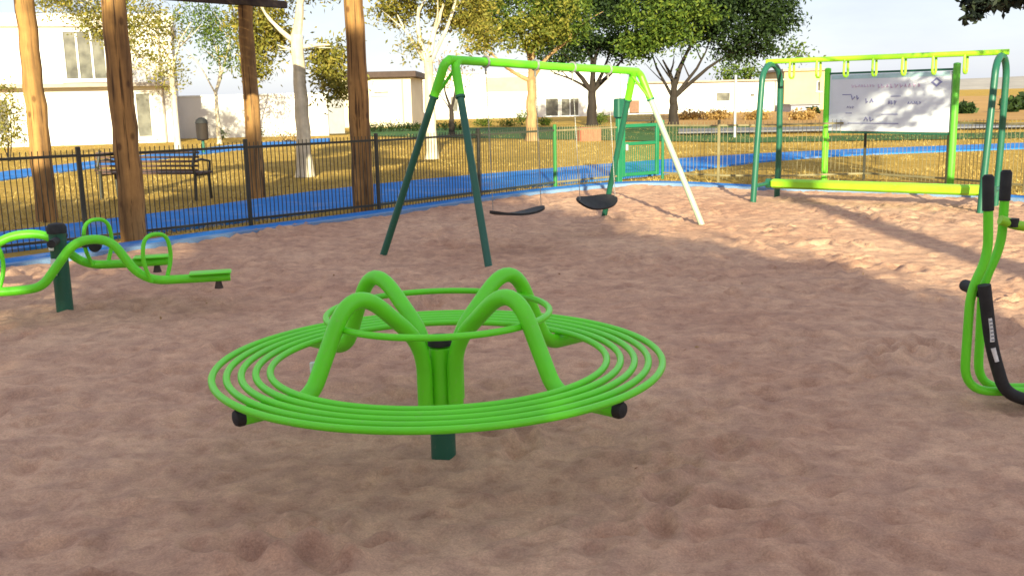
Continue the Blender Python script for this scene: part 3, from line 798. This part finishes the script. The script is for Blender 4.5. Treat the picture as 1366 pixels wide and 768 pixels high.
# ------------------------------------------------------------------ pergola
def pergola():
    A, B, C = Vector((-4.30, 11.40, 0)), Vector((-2.08, 14.25, 0)), Vector((-6.42, 13.9, 0)); D = B + C - A
    t = thing('pergola', A, 'tall pergola of round weathered wooden poles standing at the fence', 'pergola')
    for p, r in ((A, .135), (B, .142), (C, .135), (D, .125)):
        q = p - A; b = MB(); n = 14
        pts = [Vector((q.x + random.uniform(-1, 1) * .012, q.y + random.uniform(-1, 1) * .012, -.2 + 3.28 * i / (n - 1))) for i in range(n)]
        b.tube(pts, [r * (1.08 - .16 * i / (n - 1)) * random.uniform(.97, 1.03) for i in range(n)], 20); b.build('pole', POLE, t)
    for (p, q) in ((A, B), (C, D)):
        p, q = p - A, q - A; d = (q - p).normalized(); a, c = p - d * .8, q + d * .85; m = (a + c) / 2
        b = MB(); b.box((m.x, m.y, 3.15), ((c - a).length, .09, .12), math.atan2(d.y, d.x), bev=.01); b.build('beam', BEAM, t)
    u = (B - A); v = (C - A); vd = v.normalized()
    for k in range(15):
        p = u * (-.12 + 1.24 * k / 14); a, c = p - vd * .5, p + v + vd * .5; m = (a + c) / 2
        b = MB(); b.box((m.x, m.y, 3.297), ((c - a).length, .05, .12), math.atan2(vd.y, vd.x)); b.build('rafter', BEAM, t)
pergola()

# ------------------------------------------------------------------ benches, bin, poles
def bench(loc, rz, L, label, h=.45, name='park_bench', mat_w=BENCHW):
    t = thing(name, loc, label, 'bench', rz=rz)
    for k in range(5):
        b = MB(); b.box((0, .02 + .018 * k, .50 + .07 * k), (L, .028, .036), bev=.006); b.build('back_slat', mat_w, t)
    for k in range(4):
        b = MB(); b.box((0, .10 + .105 * k, .445), (L, .085, .035), bev=.006); b.build('seat_slat', mat_w, t)
    for x in (-L / 2 + .08, L / 2 - .08):
        b = MB(); b.tube([(x, .02, -.03), (x, .05, .44), (x, .0, .56), (x, .10, .82)], .026, 8); b.tube([(x, .47, -.03), (x, .44, .43)], .026, 8)
        b.tube([(x, .03, .64), (x, .25, .66), (x, .50, .62), (x, .47, .42)], .022, 8); b.tube([(x, .05, .42), (x, .46, .42)], .024, 8); b.build('side_frame', BLACKP, t)
bl, br = Vector((-6.95, 16.9, 0)), Vector((-5.05, 16.35, 0)); dd = br - bl
bench((bl + br) / 2, math.atan2(dd.y, dd.x), dd.length, 'brown slatted park bench on the dry grass behind the fence')
q = gp(852, 176); bench(q, R(8), 1.5, 'small dark bench far behind the green gate', mat_w=BLACKP)
def bin_():
    q = gp(272, 205); t = thing('litter_bin', q, 'brown round topped litter bin on a post by the far path', 'bin')
    b = MB(); b.tube([(0, 0, -.05), (0, 0, .42)], .05, 12); b.build('post', DGREEN, t)
    b = MB(); b.tube([(0, 0, .42), (0, 0, .46), (0, 0, .95)], [.15, .185, .185], 20); b.build('body', BARKD, t)
    b = MB(); b.tube([(0, 0, .95), (0, 0, .96), (0, 0, 1.06), (0, 0, 1.12), (0, 0, 1.14)], [.185, .2, .17, .09, .02], 20); b.build('lid', RUBBER, t)
bin_()
q = gp(980, 184); t = thing('sign_pole', q, 'thin pale pole standing by the road, left of the monkey bars', 'pole')
b = MB(); b.tube([(0, 0, -.1), (0, 0, 2.1)], .05, 12); b.build('shaft', STEEL, t); b = MB(); b.tube([(0, 0, 2.1), (0, 0, 2.14)], [.06, .03], 12); b.build('cap', STEEL, t)
q = gp(786, 188); o = MB().box((0, 0, .22), (.75, .5, .5), R(12), bev=.03).build('brick_block', BRICKR); o.location = q; tag(o, 'low red brick block on the lawn left of the gate', 'block')

# ------------------------------------------------------------------ buildings
def wall_open(mb, x0, x1, z0, z1, y, th, ops):
    xs = sorted({x0, x1, *[o[0] for o in ops], *[o[1] for o in ops]}); zs = sorted({z0, z1, *[o[2] for o in ops], *[o[3] for o in ops]})
    for i in range(len(xs) - 1):
        # join the cells of a column that have no opening
        run = None
        for j in range(len(zs)):
            hole = j == len(zs) - 1 or any(o[0] <= xs[i] + 1e-6 and o[1] >= xs[i + 1] - 1e-6 and o[2] <= zs[j] + 1e-6 and o[3] >= zs[j + 1] - 1e-6 for o in ops)
            if not hole and run is None: run = zs[j]
            if hole and run is not None:
                mb.box(((xs[i] + xs[i + 1]) / 2, y + th / 2, (run + zs[j]) / 2), (xs[i + 1] - xs[i], th, zs[j] - run)); run = None
def house(name, loc, W, D, Hh, ops, label, m=PLASTER, roof=ROOFD, over=.25, ledge=None, band_=None, rz=0.0, roof_h=.22, cat='house'):
    """ops: (x0, x1, z0, z1, kind, mullions)"""
    t = thing(name, loc, label, cat, rz=rz)
    b = MB(); wall_open(b, 0, W, -.2, Hh, 0, .25, ops)
    b.box((.125, D / 2 + .25, Hh / 2 - .1), (.25, D, Hh + .2)); b.box((W - .125, D / 2 + .25, Hh / 2 - .1), (.25, D, Hh + .2)); b.box((W / 2, D + .375, Hh / 2 - .1), (W, .25, Hh + .2))
    b.build('wall', m, t, smooth=False)
    b = MB(); b.box((W / 2, D / 2 + .2, Hh + roof_h / 2 + .003), (W + 2 * over, D + .5 + 2 * over, roof_h), bev=.02); b.build('roof', roof, t, smooth=False)
    b = MB(); b.tube([(W - .5, -.06, .02), (W - .5, -.06, Hh - .05)], .045, 8); b.build('downpipe', LEDGE, t)
    if ledge:
        b = MB(); b.box((W / 2, -.28, ledge), (W + .3, .55, .16), bev=.01); b.build('ledge', LEDGE, t, smooth=False)
    if band_:
        b = MB(); b.box(((band_[0] + band_[1]) / 2, -.03, (band_[2] + band_[3]) / 2), (band_[1] - band_[0], .05, band_[3] - band_[2])); b.build('wall_panel', TAN, t, smooth=False)
    for (x0, x1, z0, z1, kind, mu) in ops:
        fr = MB(); w = .07; y = .10
        fr.box(((x0 + x1) / 2, y, z1 - w / 2), (x1 - x0, .08, w)); fr.box(((x0 + x1) / 2, y, z0 + w / 2), (x1 - x0, .08, w))
        for x in [x0 + w / 2, x1 - w / 2] + [x0 + (x1 - x0) * k / (mu + 1) for k in range(1, mu + 1)]: fr.box((x, y, (z0 + z1) / 2), (w, .078, z1 - z0 - 2 * w))
        wn = fr.build('door' if kind == 'door' else 'window', FRAMEW, t, smooth=False)
        g = MB(); g.box(((x0 + x1) / 2, y + .02, (z0 + z1) / 2), (x1 - x0 - .1, .02, z1 - z0 - .1)); g.build('leaf' if kind == 'door' else 'pane', DOORW if kind == 'door' else GLASS, wn, smooth=False)
        if kind == 'window':
            s_ = MB(); s_.box(((x0 + x1) / 2, -.04, z0 - .04), (x1 - x0 + .2, .16, .07)); s_.build('sill', FRAMEW, wn, smooth=False)
    return t
def xz(px, py, Y, x0): p = at(px, py, Y); return p.x - x0, p.z
# left two storey house, turned a little towards the playground
def op(px0, px1, py0, py1, Y, x0, kind='window', mu=1):
    a, c = at(px0, py0, Y), at(px1, py1, Y); return (a.x - x0, c.x - x0, max(c.z, .02) if kind != 'door' else .02, a.z, kind, mu)
HR = R(17); hc = at(236, 150, 43.0); hdir = Vector((math.cos(HR), math.sin(HR), 0)); hn = Vector((-hdir.y, hdir.x, 0)); HW = 13.0; h0 = Vector((hc.x, hc.y, 0)) - hdir * HW
def hp(px, py):
    d = at(px, py, 1.0) - Vector((0, 0, EYE)); t_ = (h0 - Vector((0, 0, EYE))).dot(hn) / d.dot(hn); q_ = Vector((0, 0, EYE)) + d * t_
    return (q_ - h0).dot(hdir), q_.z
def hop(px0, px1, py0, py1, mu):
    a, c = hp(px0, py0), hp(px1, py1); return (a[0], c[0], max(.05, c[1]), a[1], 'window', mu)
house('two_storey_house', h0, HW, 8, hp(120, 36)[1], [hop(80, 145, 40, 107, 2), hop(178, 206, 123, 184, 0), hop(-100, -50, 40, 107, 1), hop(-30, 16, 132, 180, 1)], 'white two storey house with wide upper window at the left', ledge=hp(120, 114)[1], roof=PLASTER, roof_h=.5, over=.12, rz=HR)
# garden wall
Y = 47.0; a, c = at(238, 150, Y), at(462, 150, Y); t = thing('garden_wall', (a.x, Y, 0), 'long low white garden wall right of the two storey house', 'wall')
hh = at(330, 128, Y).z; gx0, gx1 = at(437, 150, Y).x - a.x, at(459, 150, Y).x - a.x
b = MB(); b.box((gx0 / 2, .12, hh / 2 - .1), (gx0, .24, hh + .2)); b.build('wall', PLASTER, t, smooth=False)
b = MB(); b.box((gx0 / 2, .12, hh + .035), (gx0 + .1, .34, .07), bev=.01); b.build('coping', FRAMEW, t, smooth=False)
b = MB(); b.box(((gx0 + gx1) / 2, .1, .85), (gx1 - gx0 - .04, .06, 1.55)); b.build('gate_leaf', GATEGREY, t, smooth=False)
# flat roofed house in the centre left
Y = 60.0; X0 = at(452, 140, Y).x; X1 = at(549, 140, Y).x
house('flat_roofed_house', (X0, Y, 0), X1 - X0, 8, at(500, 104, Y).z, [op(497, 520, 121, 126, Y, X0, 'window', 0)], 'cream house with dark flat roof edge right of the pergola', roof=ROOFD, over=.35, m=PLASTERC, roof_h=.34)
Y = 78.0; X0 = at(551, 140, Y).x; X1 = at(836, 140, Y).x
house('long_house', (X0, Y, 0), X1 - X0, 9, at(690, 97, Y).z, [op(727, 746, 131, 166, Y, X0, 'window', 0), op(748, 773, 131, 166, Y, X0, 'window', 1), op(600, 612, 128, 150, Y, X0, 'window', 0)], 'long white house behind the swing bar with tall dark windows', band_=(at(648, 100, Y).x - X0, at(716, 100, Y).x - X0, at(680, 122, Y).z, at(680, 103, Y).z), roof=PLASTER, over=.1, roof_h=.15)
Y = 80.0; X0 = at(837, 140, Y).x; X1 = at(1042, 140, Y).x
house('low_white_house', (X0, Y, 0), X1 - X0, 8, at(940, 110, Y).z, [op(838.5, 854, 133, 158, Y, X0, 'door', 0), op(955, 975, 123, 136, Y, X0, 'window', 0), op(1000, 1008, 124, 130, Y, X0, 'window', 0)], 'low white house with brown door behind the bright swing leg', roof=LEDGE, over=.25, roof_h=.14)
Y = 84.0; X0 = at(1046, 120, Y).x; X1 = at(1102, 120, Y).x
house('tan_house', (X0, Y, 0), X1 - X0, 7, at(1075, 95, Y).z, [op(1090, 1095, 108, 122, Y, X0, 'window', 0)], 'tan house seen between the left arch and the notice board', m=simple('yellow_render', (.62, .46, .22), .9, .1, .6), roof=LEDGE, over=.2, roof_h=.2)
Y = 76.0; X0 = at(1056, 120, Y).x; X1 = at(1094, 120, Y).x
house('shade_grey_shed', (X0, Y, 0), X1 - X0, 3, at(1075, 140, Y).z, [op(1060, 1066, 142, 150, Y, X0, 'window', 0)], 'low shed with shade grey wall in front of the tan house', m=simple('shaded_wall_grey', (.30, .29, .36), .8, .1, 1), roof=GATEGREY, over=.15, roof_h=.08, cat='shed')  # stands for a wall in shade, the shade put into its grey

# ------------------------------------------------------------------ trees of the park
def rel(base, px, py, dy=0.0):
    p = at(px, py, base.y + dy); return (p.x - base.x, p.y - base.y, p.z - base.z)
def blob(base, px, py, rx, rz_, Y=None, dy=0.0, w=1.0):
    s = base.y / F_PX; return (rel(base, px, py, dy), (rx * s, rx * s * .9, rz_ * s), w)
q = gp(238, 205)
tree('young_gum_tree', q, [(rel(q, 200, 40), 0, .06), (rel(q, 120, 20), .1, .05), (rel(q, 255, 30), .2, .05)], .11, 2.4,
     [blob(q, 110, 5, 62, 28, w=1.1), blob(q, 195, 45, 45, 48, w=1.2), blob(q, 225, 95, 16, 30, w=.3), blob(q, 75, -15, 55, 25, dy=1), blob(q, 150, 25, 50, 36, dy=.8, w=1.0)], BARKP, LEAFY, 330, 28, .24, .14, .05, 'thin pale trunked tree with sparse yellow leaves before the two storey house')
q = gp(293, 192)
tree('slender_tree', q, [(rel(q, 285, 60), 0, .06), (rel(q, 262, 78), .2, .04), (rel(q, 310, 40), .1, .05)], .09, 2.0,
     [blob(q, 290, 55, 26, 40), blob(q, 262, 25, 30, 26), blob(q, 320, 70, 20, 25, w=.5)], BARKP, LEAFM, 130, 20, .28, .17, .06, 'slender tree with darker leaves between two pergola poles')
q = gp(407, 236)
tree('white_gum_tree', q, [(rel(q, 392, -30), 0, .11), (rel(q, 350, 10), .25, .06), (rel(q, 440, 60), .4, .05), (rel(q, 370, 60), .5, .035)], .165, 2.9,
     [blob(q, 348, 35, 40, 42, dy=1.0, w=1.2), blob(q, 440, 88, 26, 34, dy=.4, w=.6), blob(q, 405, -35, 60, 40, dy=.8, w=1.2), blob(q, 342, 84, 16, 20, dy=.6, w=.25), blob(q, 452, 118, 14, 16, w=.25)], BARKP, LEAFY, 330, 32, .19, .13, .045, 'white trunked gum tree just right of the beam end')
q = gp(576, 212)
tree('forked_white_gum_tree', q, [(rel(q, 558, 10), 0, .10), (rel(q, 592, 5), .0, .10), (rel(q, 610, -40), .2, .06), (rel(q, 530, 20), .2, .05)], .155, 2.5,
     [blob(q, 530, 10, 30, 22, dy=.5, w=.7), blob(q, 612, 12, 42, 32, dy=.8, w=1.2), blob(q, 575, -30, 70, 30, w=1.2), blob(q, 552, 62, 14, 20, w=.12), blob(q, 640, 50, 20, 22, w=.35)], BARKP, LEAFY, 290, 32, .2, .14, .05, 'white gum tree forking behind the left swing legs', twigs=1)
q = gp(710, 188)
t5 = tree('tan_trunked_tree', q, [(rel(q, 690, 40), 0, .12), (rel(q, 730, 20), 0, .12), (rel(q, 655, 70), .1, .08), (rel(q, 770, 45), .1, .09), (rel(q, 712, 10), 0, .10)], .21, 2.15,
     [blob(q, 690, 15, 56, 42, w=1.3), blob(q, 752, 22, 48, 40, w=1.1), blob(q, 648, 38, 30, 26, w=.5), blob(q, 722, 58, 30, 14, w=.3), blob(q, 720, -30, 80, 35, w=1)], BARKO, LEAFM, 270, 44, .21, .15, .065, 'tan trunked tree with light green crown above the middle of the swing bar')
leaves('crown', crown_points([blob(q, 640, 15, 34, 34, dy=-.6), blob(q, 690, 45, 36, 24, dy=-1.0), blob(q, 735, 25, 40, 30, dy=-1.2)], 100, 44, .21), .15, .065, LEAFY2, t5, .2)
q = gp(790, 168)
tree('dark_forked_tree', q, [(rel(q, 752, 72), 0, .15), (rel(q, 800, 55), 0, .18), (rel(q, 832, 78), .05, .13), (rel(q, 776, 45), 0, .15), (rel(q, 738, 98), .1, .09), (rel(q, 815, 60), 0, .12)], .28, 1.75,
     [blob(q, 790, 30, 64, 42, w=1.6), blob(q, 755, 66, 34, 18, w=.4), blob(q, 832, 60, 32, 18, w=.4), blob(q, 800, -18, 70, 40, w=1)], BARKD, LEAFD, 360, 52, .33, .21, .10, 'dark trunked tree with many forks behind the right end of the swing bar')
q = gp(898, 168)
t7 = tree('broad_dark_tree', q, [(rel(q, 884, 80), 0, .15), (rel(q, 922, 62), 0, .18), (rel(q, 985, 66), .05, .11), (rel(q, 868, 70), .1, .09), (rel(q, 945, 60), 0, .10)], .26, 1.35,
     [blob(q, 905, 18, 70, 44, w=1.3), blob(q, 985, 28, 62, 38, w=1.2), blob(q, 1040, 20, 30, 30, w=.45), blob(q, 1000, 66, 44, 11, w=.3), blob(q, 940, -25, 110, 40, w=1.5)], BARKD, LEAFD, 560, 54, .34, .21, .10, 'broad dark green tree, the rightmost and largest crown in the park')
leaves('crown', crown_points([blob(q, 862, 28, 38, 34, dy=-2.5), blob(q, 895, 48, 30, 24, dy=-3), blob(q, 915, 12, 40, 26, dy=-3), blob(q, 850, 62, 22, 14, dy=-2)], 110, 60, .32), .22, .10, LEAFM, t7, .2)  # lighter leaves put the sunlit left side into the crown colour
q = gp(603, 181)
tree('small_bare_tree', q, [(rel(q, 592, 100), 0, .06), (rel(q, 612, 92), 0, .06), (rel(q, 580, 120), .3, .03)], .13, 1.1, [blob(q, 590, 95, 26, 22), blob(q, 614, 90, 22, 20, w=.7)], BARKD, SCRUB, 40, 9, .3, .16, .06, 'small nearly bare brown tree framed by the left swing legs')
q = gp(975, 150) + Vector((4, 0, 0)); q = Vector((q.x, 92, 0))
tree('far_tree', q, [(rel(q, 1000, 95), 0, .2)], .3, 2.0, [blob(q, 985, 98, 26, 14), blob(q, 1062, 70, 16, 9, w=.4)], BARKD, LEAFM, 90, 12, .7, .4, .2, 'hazy distant tree above the low white house roof')

def shrub(px, py, rx, rz_, m, label, n=40, per=16, L=.10, W=.05, name='shrub', group=None):
    q = gp(px, py); t = thing(name, q, label, 'shrub', group); s = q.y / F_PX
    b = MB()
    for k in range(5): limb(b, (random.uniform(-.1, .1), random.uniform(-.1, .1), -.03), (random.uniform(-.7, .7) * rx * s, random.uniform(-.4, .4) * rx * s, rz_ * s * random.uniform(1.0, 1.7)), .018, .006, .1, 5, 6)
    b.build('stems', BARKD, t)
    leaves('foliage', crown_points([((0, 0, rz_ * s), (rx * s, rx * s * .8, rz_ * s), 1)], n, per, .16 * rx * s + .03, .3), L, W, m, t, .1)
for (px, py, rx, rz_, lab) in ((645, 169, 16, 5, 'low yellow green shrub at the left end of the long house wall'), (678, 169, 15, 4.5, 'low yellow green shrub between the two trunks, at the long house wall'), (697, 167, 12, 9, 'taller round shrub by the tan trunked tree'), (727, 168, 9, 5, 'small shrub just left of the tall dark windows'), (802, 167, 11, 10, 'leafy shrub between the dark tree and the brown door')):
    shrub(px, py, rx, rz_, LEAFM, lab, group='shrubs along the long house')
shrub(343, 186, 10, 9, LEAFD, 'dark sapling at the garden wall right of a pergola pole', 22, 10)
shrub(296, 187, 8, 9, LEAFM, 'little bush at the garden wall left of a pergola pole', 16, 10)
shrub(12, 215, 30, 55, LEAFY, 'tall loose yellow green shrub at the left border before the house', 90, 14, .12, .05)
shrub(385, 190, 20, 7, SCRUB, 'dry straw coloured shrub before the garden wall', 40, 12)
for (px, py, rx, rz_, lab) in ((920, 160, 22, 5, 'dry orange scrub clump right of the broad tree trunk'), (955, 160, 20, 6, 'dry orange scrub clump below the small window'), (1010, 160, 20, 5, 'dry orange scrub clump left of the left arch'), (1070, 160, 20, 6, 'dry orange scrub clump below the grey shed')):
    shrub(px, py, rx, rz_, SCRUB, lab, 70, 14, .2, .08, group='dry scrub along the far wall')
for (px, py, rx, rz_, lab) in ((1288, 152, 9, 6, 'dark far bush right of the notice board post, left of the right arch'), (1348, 150, 10, 9, 'dark far bush at the right border, next to the arch'), (1364, 147, 12, 9, 'dark far bush cut by the right border'), (1085, 152, 6, 3, 'small dark far bush before the grey shed')):
    shrub(px, py, rx, rz_, LEAFD, lab, 60, 12, .5, .3, name='far_bush', group='far bushes in the bare field')
# low dark hedge behind the pergola
q = gp(480, 177); s = q.y / F_PX; L_ = (gp(620, 173) - q).length
t = thing('hedge', q, 'long low dark hedge behind the fence, between the pergola and the swing legs', 'hedge')
b = MB()
for k in range(16): limb(b, (L_ * k / 15, 0, -.05), (L_ * k / 15 + .1, .05, .35), .02, .008, .1, 4, 6)
b.build('stems', BARKD, t)
leaves('foliage', crown_points([((L_ * (k + .5) / 12, 0, .22), (L_ / 20, .3, .2), 1) for k in range(12)], 220, 18, .12, .2), .09, .05, LEAFD, t, 0)

# overhanging branch of a near tree, upper right
q = Vector((7.4, 9.0, 0))
def rq(px, py, Y=9.0): return tuple(at(px, py, Y) - q)
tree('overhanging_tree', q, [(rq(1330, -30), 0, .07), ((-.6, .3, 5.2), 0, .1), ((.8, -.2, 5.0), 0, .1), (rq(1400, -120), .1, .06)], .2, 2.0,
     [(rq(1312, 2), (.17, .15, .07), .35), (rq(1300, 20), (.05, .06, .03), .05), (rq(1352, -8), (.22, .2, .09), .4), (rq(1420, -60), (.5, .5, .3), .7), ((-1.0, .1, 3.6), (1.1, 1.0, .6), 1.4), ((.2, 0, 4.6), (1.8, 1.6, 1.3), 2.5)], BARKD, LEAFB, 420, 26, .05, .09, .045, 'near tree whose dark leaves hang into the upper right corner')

# shade trees behind the viewpoint
def shade_tree(x, y, h, r, z0, lab, tr=.25, n=420):
    base = Vector((x, y, -.05)); c = (z0 + h) / 2; rz_ = (h - z0) / 2
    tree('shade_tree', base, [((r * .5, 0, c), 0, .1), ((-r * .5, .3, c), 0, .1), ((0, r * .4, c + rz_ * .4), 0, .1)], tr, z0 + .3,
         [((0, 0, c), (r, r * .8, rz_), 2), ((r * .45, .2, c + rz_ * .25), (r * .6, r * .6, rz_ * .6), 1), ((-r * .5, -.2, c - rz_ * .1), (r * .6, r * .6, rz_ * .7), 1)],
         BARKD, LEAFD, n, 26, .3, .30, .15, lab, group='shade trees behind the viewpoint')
SHADE = [(-6.8, -3.6, 6.0, 2.4, 1.8), (-7.2, -10.5, 5.0, 1.9, 1.6), (-3.5, -11, 8.7, 1.0, 6.8), (-1.2, -11.6, 9.8, 1.1, 6.8), (-4.4, -10, 3.9, 1.6, 1.2), (-1.2, -11.3, 9.4, 1.6, 2.0), (.5, -10.5, 7.8, 1.5, 2.2), (2.5, -10.2, 5.9, 1.2, 2.0), (4.3, -9.5, 4.3, 1.2, 1.8), (-9.5, -12, 6, 2.2, 2.6)]  # first tree is added unseen, to block sky light over the near left sand
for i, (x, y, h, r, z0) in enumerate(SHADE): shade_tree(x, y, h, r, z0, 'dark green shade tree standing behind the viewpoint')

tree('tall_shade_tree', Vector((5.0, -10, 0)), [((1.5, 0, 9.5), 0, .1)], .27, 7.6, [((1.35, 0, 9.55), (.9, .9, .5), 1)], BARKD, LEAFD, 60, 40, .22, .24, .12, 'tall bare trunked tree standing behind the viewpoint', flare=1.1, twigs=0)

# ------------------------------------------------------------------ light
ELEV, AZ = R(16), R(2)                      # sun behind the camera, low; AZ turns it a little to the right
sd = Vector((math.sin(AZ) * math.cos(ELEV), -math.cos(AZ) * math.cos(ELEV), math.sin(ELEV)))
sun_d = bpy.data.lights.new('sun', 'SUN'); sun_d.energy = 3.5; sun_d.angle = R(.5); sun_d.color = (1.0, .95, .66)
sun = bpy.data.objects.new('sun', sun_d); COL.objects.link(sun); sun.rotation_euler = sd.to_track_quat('Z', 'Y').to_euler(); sun.location = sd * 60
W = bpy.data.worlds.new('World'); S.world = W; W.use_nodes = True; nt = W.node_tree
sky = nt.nodes.new('ShaderNodeTexSky'); sky.sky_type = 'NISHITA'; sky.sun_disc = False; sky.sun_elevation = ELEV; sky.sun_rotation = math.pi - AZ
sky.air_density = 1.0; sky.dust_density = 1.2; sky.ozone_density = 1.0; sky.altitude = 100
bg = nt.nodes['Background']; bg.inputs[1].default_value = .13
cn = noise_tex(nt, 2.2, 6, .6, coord='Generated', stretch=(1, 1, 3.5))       # thin high cloud veil
cf = ramp(nt, cn.outputs[0], [(.3, (.80,) * 3), (.7, (.94,) * 3)])
nt.links.new(mixc(nt, cf.outputs[0], sky.outputs[0], (1.74, 1.86, 2.22)), bg.inputs[0])
S.view_settings.view_transform = 'Standard'; S.view_settings.look = 'None'; S.view_settings.exposure = 1.68; S.view_settings.gamma = 1
S.render.engine = 'CYCLES'
S.cycles.max_bounces = 5; S.cycles.diffuse_bounces = 3; S.cycles.glossy_bounces = 2; S.cycles.transparent_max_bounces = 4
S.cycles.use_denoising = True
S.cycles.filter_width = 1.6
